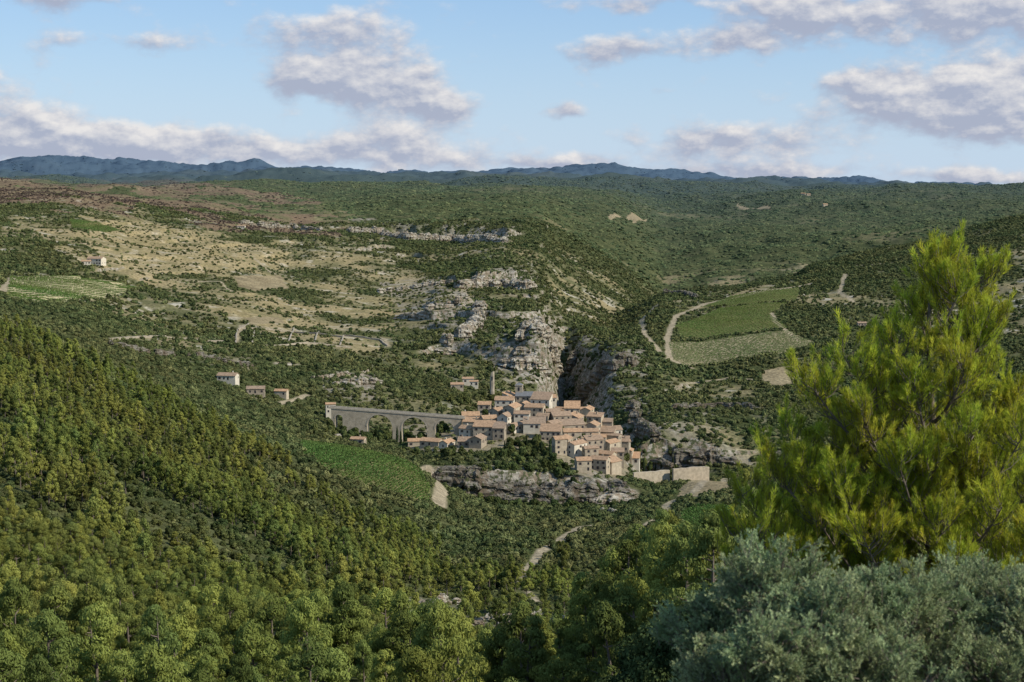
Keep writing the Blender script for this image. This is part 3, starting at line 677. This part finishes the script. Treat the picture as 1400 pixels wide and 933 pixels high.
for pts in [[(322,472),(325,452),(340,444)],[(345,470),(350,448)],[(330,450),(400,455),(470,462)],[(360,474),(420,470),(480,476)],[(395,468),(402,450)],[(430,470),(436,455)],[(465,474),(470,460),(520,466),(530,474)],[(150,466),(240,464),(325,474)]]:
    wallstrip('dry_stone_wall',pts,1.3,1.0,m_ramp,950,1700,1)
def road():
    W=[np.array(ground(u,v,300,600)) for u,v in [(735,842),(750,845),(768,850),(782,857),(790,866),(792,876)]]
    pts=[W[i]+(W[i+1]-W[i])*q/5 for i in range(len(W)-1) for q in range(5)]
    V=[];Fq=[];M=[]
    for i,p in enumerate(pts):
        d=pts[min(i+1,len(pts)-1)]-pts[max(i-1,0)]; d=d[:2]/(np.linalg.norm(d[:2])+1e-9); nr=np.array([-d[1],d[0]])
        zc=float(zat(p[0],p[1]))+.8
        for off,dz in ((-3.2,-3),(-3.1,0),(-2.7,0.005),(-2.6,.005),(2.6,.005),(2.7,.005),(3.1,0),(3.2,-3)): V.append((p[0]+nr[0]*off,p[1]+nr[1]*off,zc+dz))
    for i in range(len(pts)-1):
        for q in range(7): Fq.append((i*8+q,i*8+q+1,i*8+8+q+1,i*8+8+q)); M.append([1,0,2,0,2,0,1][q])
    obj('road',mesh_np('road',np.array(V),np.array(Fq),[plain_mat('road_asphalt',(.055,.055,.055),.2,1),m_ramp,plain_mat('white_paint',(.7,.7,.68),.1,1)],M))
    return [(p[0],p[1]) for p in pts]
roadpts=road()
# ------------------------------------------------------------------ vegetation scatter
HX=np.array(houses_xy)
def scatter(N_,y0,y1,s=.42):
    y=np.sqrt(rng.uniform(y0**2,y1**2,N_)); ss=rng.uniform(-s,s,N_); x=ss*y
    z=zat(x,y); sl=zat(x,y,SL); cv,_,rk_,bn,dr=classify(x,y,z,sl)
    keep=rng.uniform(0,1,N_)<cv
    ii=np.nonzero((y>800)&(y<2200))[0]
    if len(ii):
        for hx,hy,hr in HX:
            d=np.hypot(x[ii]-hx,y[ii]-hy); keep[ii[d<hr+1.0]]=False
    keep&=polydist(x,y,[(bA.x,bA.y),(bC.x,bC.y)])>4.5
    keep&=polydist(x,y,roadpts)>5
    return x[keep],y[keep],z[keep],bn[keep],dr[keep],sl[keep],rk_[keep]
def put(name,x,y,z,r,hf,coll,nv,sink=.1):
    n_=len(x); sc=np.stack([r*rng.uniform(.85,1.15,n_),r*rng.uniform(.85,1.15,n_),r*hf],1)
    instancer(name,np.stack([x,y,z-sink*r],1),sc,rng.uniform(0,6.28,n_),rng.integers(0,nv,n_),coll)
GAP=[(525,800),(760,815),(800,850),(800,905),(740,950),(590,940),(530,870)]
x,y,z,bn,dr,sl,rk_=scatter(9000,95,640)
u,v=proj(x,y,z); pn=fbm(x,y,70,3,201)
ok=~((u>600)&(y>470)&(pn<.12))&~((u>780)&(y>420))&((pn>-.16)|(y<260))&~(inpoly(u,v,GAP)&(y<480)&(rng.uniform(0,1,len(u))<.82))
x,y,z,u=x[ok],y[ok],z[ok],u[ok]
r=rng.uniform(.55,1.25,len(x))*np.where(y>480,.8,1); hf=rng.uniform(.85,1.15,len(x)); nr_=y<330
put('pine_forest',x[nr_],y[nr_],z[nr_],r[nr_],hf[nr_],c_pineF,5,.2); put('pine_forest',x[~nr_],y[~nr_],z[~nr_],r[~nr_],hf[~nr_],c_pine,5,.2)
x,y,z,bn,dr,sl,rk_=scatter(11500,60,640)
u,v=proj(x,y,z); r=rng.uniform(.7,1.8,len(x))*np.where(inpoly(u,v,GAP),.6,1); hf=rng.uniform(.8,1.2,len(x)); nr_=y<260
put('oak_undergrowth',x[nr_],y[nr_],z[nr_],r[nr_],hf[nr_],c_oakF,4,.15); put('oak_undergrowth',x[~nr_],y[~nr_],z[~nr_],r[~nr_],hf[~nr_],c_oak,4,.15)
x,y,z,bn,dr,sl,rk_=scatter(20000,260,640)
put('shrub_undergrowth',x,y,z,rng.uniform(.6,1.35,len(x)),rng.uniform(.6,1.0,len(x)),c_scrub,5,.15)
x,y,z,bn,dr,sl,rk_=scatter(42000,560,1150)
r=rng.uniform(.9,2.8,len(x))*np.where((y>800)&(y<1000),.85,1); put('valley_woodland',x,y,z,r,rng.uniform(.8,1.35,len(x)),c_scrub,5,.15)
x,y,z,bn,dr,sl,rk_=scatter(120000,1120,2700,.385)
r=rng.uniform(1.1,3.4,len(x))*np.where(dr>.5,.75,1); b_=bn
put('garrigue_scrub',x[~b_],y[~b_],z[~b_],r[~b_],rng.uniform(.7,1.2,(~b_).sum()),c_scrubl,5,.15)
put('burnt_scrub',x[b_],y[b_],z[b_],r[b_]*.8,rng.uniform(.7,1.2,b_.sum()),c_dead,3,.15)
x,y,z,bn,dr,sl,rk_=scatter(100000,2650,6300,.385)
r=rng.uniform(3.0,8.5,len(x)); b_=bn
put('plateau_woodland',x[~b_],y[~b_],z[~b_],r[~b_],rng.uniform(.4,.85,(~b_).sum()),c_far,5,.2)
put('burnt_scrub',x[b_],y[b_],z[b_],r[b_]*.5,rng.uniform(.5,.8,b_.sum()),c_dead,3,.2)
x,y,z,bn,dr,sl,rk_=scatter(50000,6300,13000,.385)
r=rng.uniform(9,17,len(x)); put('mountain_woodland',x,y,z,r,rng.uniform(.25,.5,len(x)),c_mtn,4,.3)
cp=np.array([ground(u_,v_+8,820,1100) for u_,v_ in [(598,566),(604,566),(543,598),(548,600),(575,572),(880,640),(888,642),(896,640),(904,641),(912,640),(920,638),(740,612),(752,618),(690,610),(720,604),(530,560),(540,562),(565,568)]])
put('cypress_row',cp[:,0],cp[:,1],cp[:,2],rng.uniform(.7,1.2,len(cp)),np.ones(len(cp)),c_cyp,2,.1)
tp=[]
for (cu_,cv_,ru,rv,k_) in [(728,612,34,9,24),(700,626,50,7,26),(872,628,16,14,12),(520,600,50,4,60),(905,640,26,6,10),(765,640,16,10,14),(600,622,40,4,12),(630,550,30,5,12),(790,672,30,8,14),(700,585,60,22,14),(780,590,50,22,14),(460,592,20,6,14),(610,590,14,4,5),(673,545,20,5,10),(730,704,80,4,34),(700,645,60,4,22)]:
    for _ in range(k_): tp.append(ground(random.gauss(cu_,ru*.6),random.gauss(cv_,rv*.6),780,1100))
tp=np.array(tp); ok=np.array([np.all(np.hypot(HX[:,0]-p[0],HX[:,1]-p[1])>HX[:,2]*.75) for p in tp]); tp=tp[ok]
put('village_garden_trees',tp[:,0],tp[:,1],tp[:,2],rng.uniform(1.8,3.6,len(tp)),rng.uniform(.9,1.3,len(tp)),c_oak,4,.15)
for k,(P,ang,kind) in vineyards.items():
    xs=np.array([p[0] for p in P]); ys=np.array([p[1] for p in P]); cx,cy=xs.mean(),ys.mean(); R=max(np.ptp(xs),np.ptp(ys))
    sp={'a':2.6,'g':2.6,'e':6.0}.get(k,3.6); stp=1.3 if k in 'ag' else 1.9
    A_,B_=np.meshgrid(np.arange(-R,R,sp),np.arange(-R,R,stp)); A_=A_.ravel(); B_=B_.ravel()
    x=cx+math.cos(ang)*B_-math.sin(ang)*A_+rng.normal(0,.12,len(A_)); y=cy+math.sin(ang)*B_+math.cos(ang)*A_+rng.normal(0,.12,len(A_))
    m=inpoly(x,y,P)&(rng.uniform(0,1,len(x))>.04)
    if kind=='brown': m&=rng.uniform(0,1,len(x))>.15
    x,y=x[m],y[m]; n_=len(x)
    if n_==0: print('no vines',k); continue
    f=.78 if kind=='green' else .42
    sc=np.stack([np.full(n_,stp*.62),np.full(n_,f*1.0),rng.uniform(.9,1.3,n_)*f],1)
    instancer('vineyard',np.stack([x,y,zat(x,y)],1),sc,np.full(n_,ang),rng.integers(0,3,n_),c_vine); print('vines',k,n_)
print('scatter',time.time()-T0)
# ------------------------------------------------------------------ foreground pine
m_fp=foliage_mat('bright_pine_needles',(.52,.53,.055),(.33,.39,.045),.45,1.2,False)
m_jun=foliage_mat('juniper_scale_leaves',(.40,.45,.23),(.19,.25,.115),.2,3.0,False)
def tuft(n_,ln,nl,w,spread=.75):
    t=rng.uniform(0,1,n_)**.8; az=rng.uniform(0,6.28,n_)
    base=np.stack([0*t,0*t,t*ln],1); rad=np.stack([np.cos(az),np.sin(az),0*az],1)
    dirn=rad*spread+np.array([0,0,1.]); dirn+=rng.normal(size=(n_,3))*.12; dirn/=np.linalg.norm(dirn,axis=1,keepdims=True)
    side=np.cross(dirn,rand_dirs(n_)); side/=np.linalg.norm(side,axis=1,keepdims=True)
    L_=nl*rng.uniform(.7,1.15,(n_,1))
    Q=np.stack([base-side*w,base+side*w,base+dirn*L_+side*w*.35,base+dirn*L_-side*w*.35],1).reshape(-1,3)
    return Q,np.arange(4*n_).reshape(-1,4)
def dir_euler(D):
    D=D/np.linalg.norm(D,axis=1,keepdims=True); th=np.arccos(np.clip(D[:,2],-1,1)); ph=np.arctan2(D[:,1],D[:,0])
    return np.stack([np.zeros(len(D)),th,ph],1)
tfs=[]
for i in range(4):
    B=Build(); V,Fq=tube([(0,0,0),(0,0,.14),(0,0,.26)],[.006,.005,.003],4); B.add(V,Fq,0)
    V,Fq=tuft(62,.26,.085,.0036,.6); B.add(V,Fq,1); tfs.append(B.mesh('tuft',[bark,m_fp]))
c_tuft=proto_coll('p_tuft',tfs)
def fore_pine():
    Y0=21.0; base=at_depth(1262,950,Y0); base.z=float(zat(base.x,base.y))-.1
    b0=np.array(base)
    def pt(u,v,dy): return np.array(at_depth(u,v,Y0+dy))
    trunk_tip=pt(1288,375,0)
    tr=[b0+(trunk_tip-b0)*t+np.array([.18*math.sin(t*5),.1*math.sin(t*4+1),0]) for t in np.linspace(0,1,14)]
    B=Build(); V,Fq=tube(tr,np.linspace(.13,.012,14),8); B.add(V,Fq,0)
    tips=[(1285,328,0),(1342,345,.3),(1312,362,-.3),(1258,390,.2),(1222,425,-.1),(1362,410,-.2),(1196,465,.4),(1152,450,-.2),(1112,498,-.5),(1128,525,.6),(1078,560,.2),(1050,600,-.5),
      (1012,640,0),(995,690,.5),(1035,700,-.8),(1075,640,.8),(1180,540,-.9),(1250,490,-.8),(1320,470,-.9),(1390,510,.1),(1400,560,-.9),(1450,500,.6),(1470,560,0),(1490,640,-.5),
      (1330,560,-1.1),(1230,600,-1.2),(1140,620,-1.1),(1090,730,-1),(1180,700,-1.4),(1280,680,-1.4),(1370,660,-1.2),(1440,700,-1),(1050,770,-.2),(1140,790,-1),(1240,780,-1.2),(1350,770,-1.2),
      (1210,530,1.1),(1120,610,1.2),(1380,620,1.2),(1290,550,1.3),(1040,670,.9),(1000,750,-.2),(1270,590,-1),(1310,740,-1.5),(1400,760,-1),(1160,580,-.3),(1090,600,-.6),(1200,640,-.8),(1120,680,-.9),(1340,620,-.7),(1355,470,.4),(1340,420,.2)]
    TP=[];TD=[];TS=[]; trA=np.array(tr)
    for (u_,v_,dy) in tips:
        e=pt(u_,v_+34,dy*1.0)
        hd=np.linalg.norm(e[:2]-trunk_tip[:2]); zz_=e[2]-.35-hd*.75; i=int(np.clip(np.argmin(abs(trA[:,2]-zz_)),2,12)); s_=trA[i]
        mid_=s_*.45+e*.55+np.array([0,0,-.22*hd-.05])
        P=np.array([(1-t)**2*s_+2*t*(1-t)*mid_+t*t*e for t in np.linspace(0,1,9)])
        r0=.018+.012*np.linalg.norm(e-s_); V,Fq=tube(P,np.linspace(r0,.007,9),6); B.add(V,Fq,0)
        ln=np.linalg.norm(e-s_)
        d=P[-1]-P[-2]; d=d/np.linalg.norm(d)+np.array([0,0,1.2]); 
        for q in range(5): TP.append(P[-1]+np.array([0,0,.09*q-.25])+rng.normal(0,.03,3)); TD.append(d+rng.normal(0,.25,3)); TS.append(rng.uniform(.8,1.15))
        ns=int(12+ln*8)
        for k in range(ns):
            t=rng.uniform(.25,1)**.7; f=t*8; i0=min(int(f),7); p=P[i0]*(1-(f-i0))+P[i0+1]*(f-i0)
            az=rng.uniform(0,6.28); sl_=rng.uniform(.15,.55)*(1.2-t*.5)
            dd=np.array([math.cos(az),math.sin(az),rng.uniform(.25,1.1)]); dd/=np.linalg.norm(dd)
            q=p+dd*sl_+np.array([0,0,.08]); 
            V,Fq=tube([p,(p+q)/2-(0,0,.03),q],[.008,.006,.004],4); B.add(V,Fq,0)
            nn=int(3+sl_*9)
            for j_ in range(nn):
                tt=.3+.7*(j_+1)/nn; TP.append(p+(q-p)*tt+rng.normal(0,.035,3))
                TD.append(dd*.5+np.array([0,0,.9])+rng.normal(0,.28,3)); TS.append(rng.uniform(.65,1.15))
    o=obj('pine_tree',B.mesh('pine_tree',[bark],True))
    TP=np.array(TP);TD=np.array(TD);TS=np.array(TS); n_=len(TP); print('tufts',n_)
    instancer('needles',TP,np.stack([TS,TS,TS*rng.uniform(.8,1.2,n_)],1),None,rng.integers(0,4,n_),c_tuft,parent=o,rot3=dir_euler(TD))
fore_pine()
jm=[]
for i in range(4):
    B=Build(); V,Fq=tube([(0,0,-.05),(0,0,.05),(0,0,.1)],[.0025,.002,.001],3); B.add(V,Fq,0)
    for q in range(8):
        az=rng.uniform(0,6.28); hz=rng.uniform(-.02,.07); V,Fq=tuft(14,.05,.013,.0028,.9)
        th=math.atan2(.55,.9)
        R=np.array(Matrix.Rotation(az,3,'Z')@Matrix.Rotation(th,3,'Y')); V=V@R.T+np.array([0,0,hz]); B.add(V,Fq,1)
    jm.append(B.mesh('sprig',[bark,m_jun]))
c_jun=proto_coll('p_sprig',jm)
def juniper(name,lobes,Yc,nper=360):
    cs=[(np.array(at_depth(u_,v_,Yc+dy)),r_) for u_,v_,r_,dy in lobes]
    root=np.mean([c_ for c_,_ in cs],0); root[2]=float(zat(root[0],root[1]))-.1
    B=Build(); TP=[];TD=[];TS=[]
    for c_,r_ in cs:
        V,Fq=tube([root,(root*.5+c_*.5)+rng.normal(0,.05,3),c_],[.035,.02,.008],6); B.add(V,Fq,0)
        for k in range(20):
            d=rand_dirs(1)[0]; d[2]=abs(d[2])*.9+.1; d/=np.linalg.norm(d); tip=c_+d*r_*rng.uniform(.7,1.15); 
            V,Fq=tube([c_,(c_+tip)/2,tip],[.007,.005,.002],4); B.add(V,Fq,0)
            nn=nper//20
            t=rng.uniform(.6,1.02,nn); P=c_+(tip-c_)*t[:,None]+rng.normal(0,1,(nn,3))*r_*.11
            TP.append(P); TD.append(np.tile(d*.8+np.array([0,0,.4]),(nn,1))+rng.normal(0,.5,(nn,3))); TS.append(rng.uniform(.6,1.0,nn))
    o=obj(name,B.mesh(name,[bark],True)); TP=np.concatenate(TP);TD=np.concatenate(TD);TS=np.concatenate(TS); n_=len(TP)
    instancer('foliage',TP,np.stack([TS]*3,1),None,rng.integers(0,4,n_),c_jun,parent=o,rot3=dir_euler(TD)); print('sprigs',n_)
juniper('juniper_shrub',[(1055,840,.30,0),(975,890,.22,.1),(1120,880,.24,-.3),(1190,860,.22,.1),(1010,970,.3,-.4),(1110,980,.3,-.5),(1250,860,.23,.3),(1200,970,.3,-.4),(1150,930,.2,-.5),(1060,920,.2,-.6)],7.0)
juniper('juniper_shrub',[(1320,850,.26,.1),(1390,860,.26,-.1),(1290,940,.3,-.3),(1370,960,.3,-.4),(1450,890,.3,0),(1335,825,.2,.5),(1470,830,.26,.4)],7.6)
def single(name,coll_mesh,u_,Y_,sc,hf=1):
    a_,dy,_=ray(u_,800); x=a_/dy*Y_; z=float(zat(x,Y_)); o=obj(name,coll_mesh); o.location=(x,Y_,z-.2); o.scale=(sc,sc,sc*hf); o.rotation_euler=(0,0,random.uniform(0,6.28))
for u_,Y_,sc in [(905,118,1.15),(940,105,1.1),(880,140,1.0),(975,95,1.1),(1010,110,1.2),(850,170,1.0),(925,150,1.2)]: single('pine_tree',random.choice(pinesF),u_,Y_,sc)
oakBig=[oak(22,420,.035,m_oakd) for i in range(2)]
for u_,Y_,sc in [(920,60,2.2),(960,55,2.2),(880,70,2.1),(1000,50,2.4),(840,85,2.1),(800,95,2.0)]: single('oak_tree',random.choice(oakBig),u_,Y_,sc,1.1)
# ------------------------------------------------------------------ sky
EL=math.radians(36); AZ=math.radians(111)
w=bpy.data.worlds.new('World'); scene.world=w; w.use_nodes=True; nt=w.node_tree; nt.nodes.clear()
wo=N(nt,'ShaderNodeOutputWorld'); bg=N(nt,'ShaderNodeBackground'); bg.inputs[1].default_value=.14
sky=N(nt,'ShaderNodeTexSky',sky_type='NISHITA'); sky.sun_disc=False; sky.sun_elevation=EL; sky.sun_rotation=AZ; sky.altitude=400; sky.air_density=1.1; sky.dust_density=.1; sky.ozone_density=3.0
tc=N(nt,'ShaderNodeTexCoord'); sp=N(nt,'ShaderNodeSeparateXYZ'); nt.links.new(tc.outputs['Generated'],sp.inputs[0])
az=mth(nt,'ARCTAN2',sp.outputs[0],sp.outputs[1]); el=mth(nt,'ARCSINE',sp.outputs[2])
cb=N(nt,'ShaderNodeCombineXYZ'); nt.links.new(mth(nt,'MULTIPLY',az,F/100),cb.inputs[0]); nt.links.new(mth(nt,'MULTIPLY',el,F/100),cb.inputs[1])
clouds=[(90,4,120,20,.9),(190,62,80,14,.6),(470,50,110,38,.95),(430,110,50,24,.95),(520,120,75,32,1.15),(600,150,45,22,1.0),(25,185,75,32,1.2),(130,200,115,24,1.1),(300,205,115,20,1.0),(540,205,115,27,1.1),
 (765,152,30,12,.9),(900,130,40,7,.45),(845,72,70,19,1.0),(1010,62,45,17,1.0),(1100,28,90,30,1.15),(1200,118,80,22,1.05),(1290,155,125,36,1.2),(1390,140,70,36,1.2),(1320,28,115,38,1.25),(1000,196,105,23,1.15),
 (770,222,90,11,1.0),(1040,238,130,11,1.0),(1340,243,80,12,1.0),(870,6,90,12,.8),(-150,120,150,40,1),(1600,90,140,40,1)]
G=nt
nw=N(G,'ShaderNodeTexNoise'); nw.inputs['Scale'].default_value=1.6; nw.inputs['Detail'].default_value=3; G.links.new(cb.outputs[0],nw.inputs['Vector'])
wv=vmt(G,'SUBTRACT',nw.outputs['Color'],(.5,.5,.5)); wv2=vmt(G,'MULTIPLY',wv.outputs[0],(.7,.35,0)); PP=vmt(G,'ADD',cb.outputs[0],wv2.outputs[0]).outputs[0]
acc=None; accg=None
for (u_,v_,ru,rv,am) in clouds:
    cx=math.atan((u_-700)/F)*F/100; cy=math.atan((250-v_)/F)*F/100
    d=vmt(G,'SUBTRACT',PP,(cx,cy,0)); d2=vmt(G,'MULTIPLY',d.outputs[0],(100/ru,100/rv,0)); dd=vmt(G,'DOT_PRODUCT',d2.outputs[0],d2.outputs[0])
    e=mth(G,'EXPONENT',mth(G,'MULTIPLY',dd.outputs['Value'],-.75)); acc=mth(G,'MULTIPLY',e,am) if acc is None else mth(G,'MULTIPLY_ADD',e,am,acc)
    hh=vmt(G,'DOT_PRODUCT',d2.outputs[0],(.35,1,0)).outputs['Value']; g_=mth(G,'MULTIPLY',e,hh); accg=g_ if accg is None else mth(G,'ADD',g_,accg)
ms=vmt(G,'MULTIPLY',cb.outputs[0],(1,1.7,1)); fn=noise(G,ms.outputs[0],1.4,7,.58); ms2=vmt(G,'ADD',ms.outputs[0],(.05,.17,0)); fn2=noise(G,ms2.outputs[0],1.4,5,.58)
D1=mth(G,'SUBTRACT',mth(G,'ADD',acc,mth(G,'MULTIPLY_ADD',fn,2.2,-1.1)),.38)
alpha=mth(nt,'MULTIPLY',ramp(nt,D1,-.18,.62),.90)
lit=mth(nt,'ADD',mth(nt,'MULTIPLY',mth(nt,'SUBTRACT',fn,fn2),3.4),mth(nt,'MULTIPLY_ADD',accg,.6,.30)); lit=mth(nt,'MAXIMUM',mth(nt,'MINIMUM',lit,1.0),0.0)
ccol=mixc(nt,lit,(2.8,3.05,3.9,1),(6.0,5.75,5.6,1))
haze=ramp(nt,sp.outputs[2],.13,-.02)
skyc=mixc(nt,.55,sky.outputs[0],(1.9,3.3,5.7,1)); skyc=mixc(nt,mth(nt,'MULTIPLY',haze,.7),skyc,(3.8,4.9,6.2,1))
fin=mixc(nt,alpha,skyc,ccol); nt.links.new(fin,bg.inputs[0]); nt.links.new(bg.outputs[0],wo.inputs[0])
try: w.cycles.sampling_method='NONE'
except Exception as e_: print(e_)
sun=bpy.data.lights.new('sun','SUN'); sun.energy=5.0; sun.angle=math.radians(.5); sun.color=(1,.94,.82)
so=obj('sun',sun); S=Vector((math.cos(EL)*math.sin(AZ),math.cos(EL)*math.cos(AZ),math.sin(EL))); so.rotation_euler=S.to_track_quat('Z','Y').to_euler()
cam=bpy.data.cameras.new('camera'); co=obj('camera',cam); co.location=(0,0,H); co.rotation_euler=(math.pi/2-PITCH,0,0)
cam.sensor_width=36; cam.lens=F*36/1400; cam.clip_start=.1; cam.clip_end=40000
cam.dof.use_dof=True; cam.dof.focus_distance=700; cam.dof.aperture_fstop=7.1
scene.camera=co
scene.view_settings.view_transform='Standard'; scene.view_settings.look='None'; scene.view_settings.exposure=0
print('done',time.time()-T0)
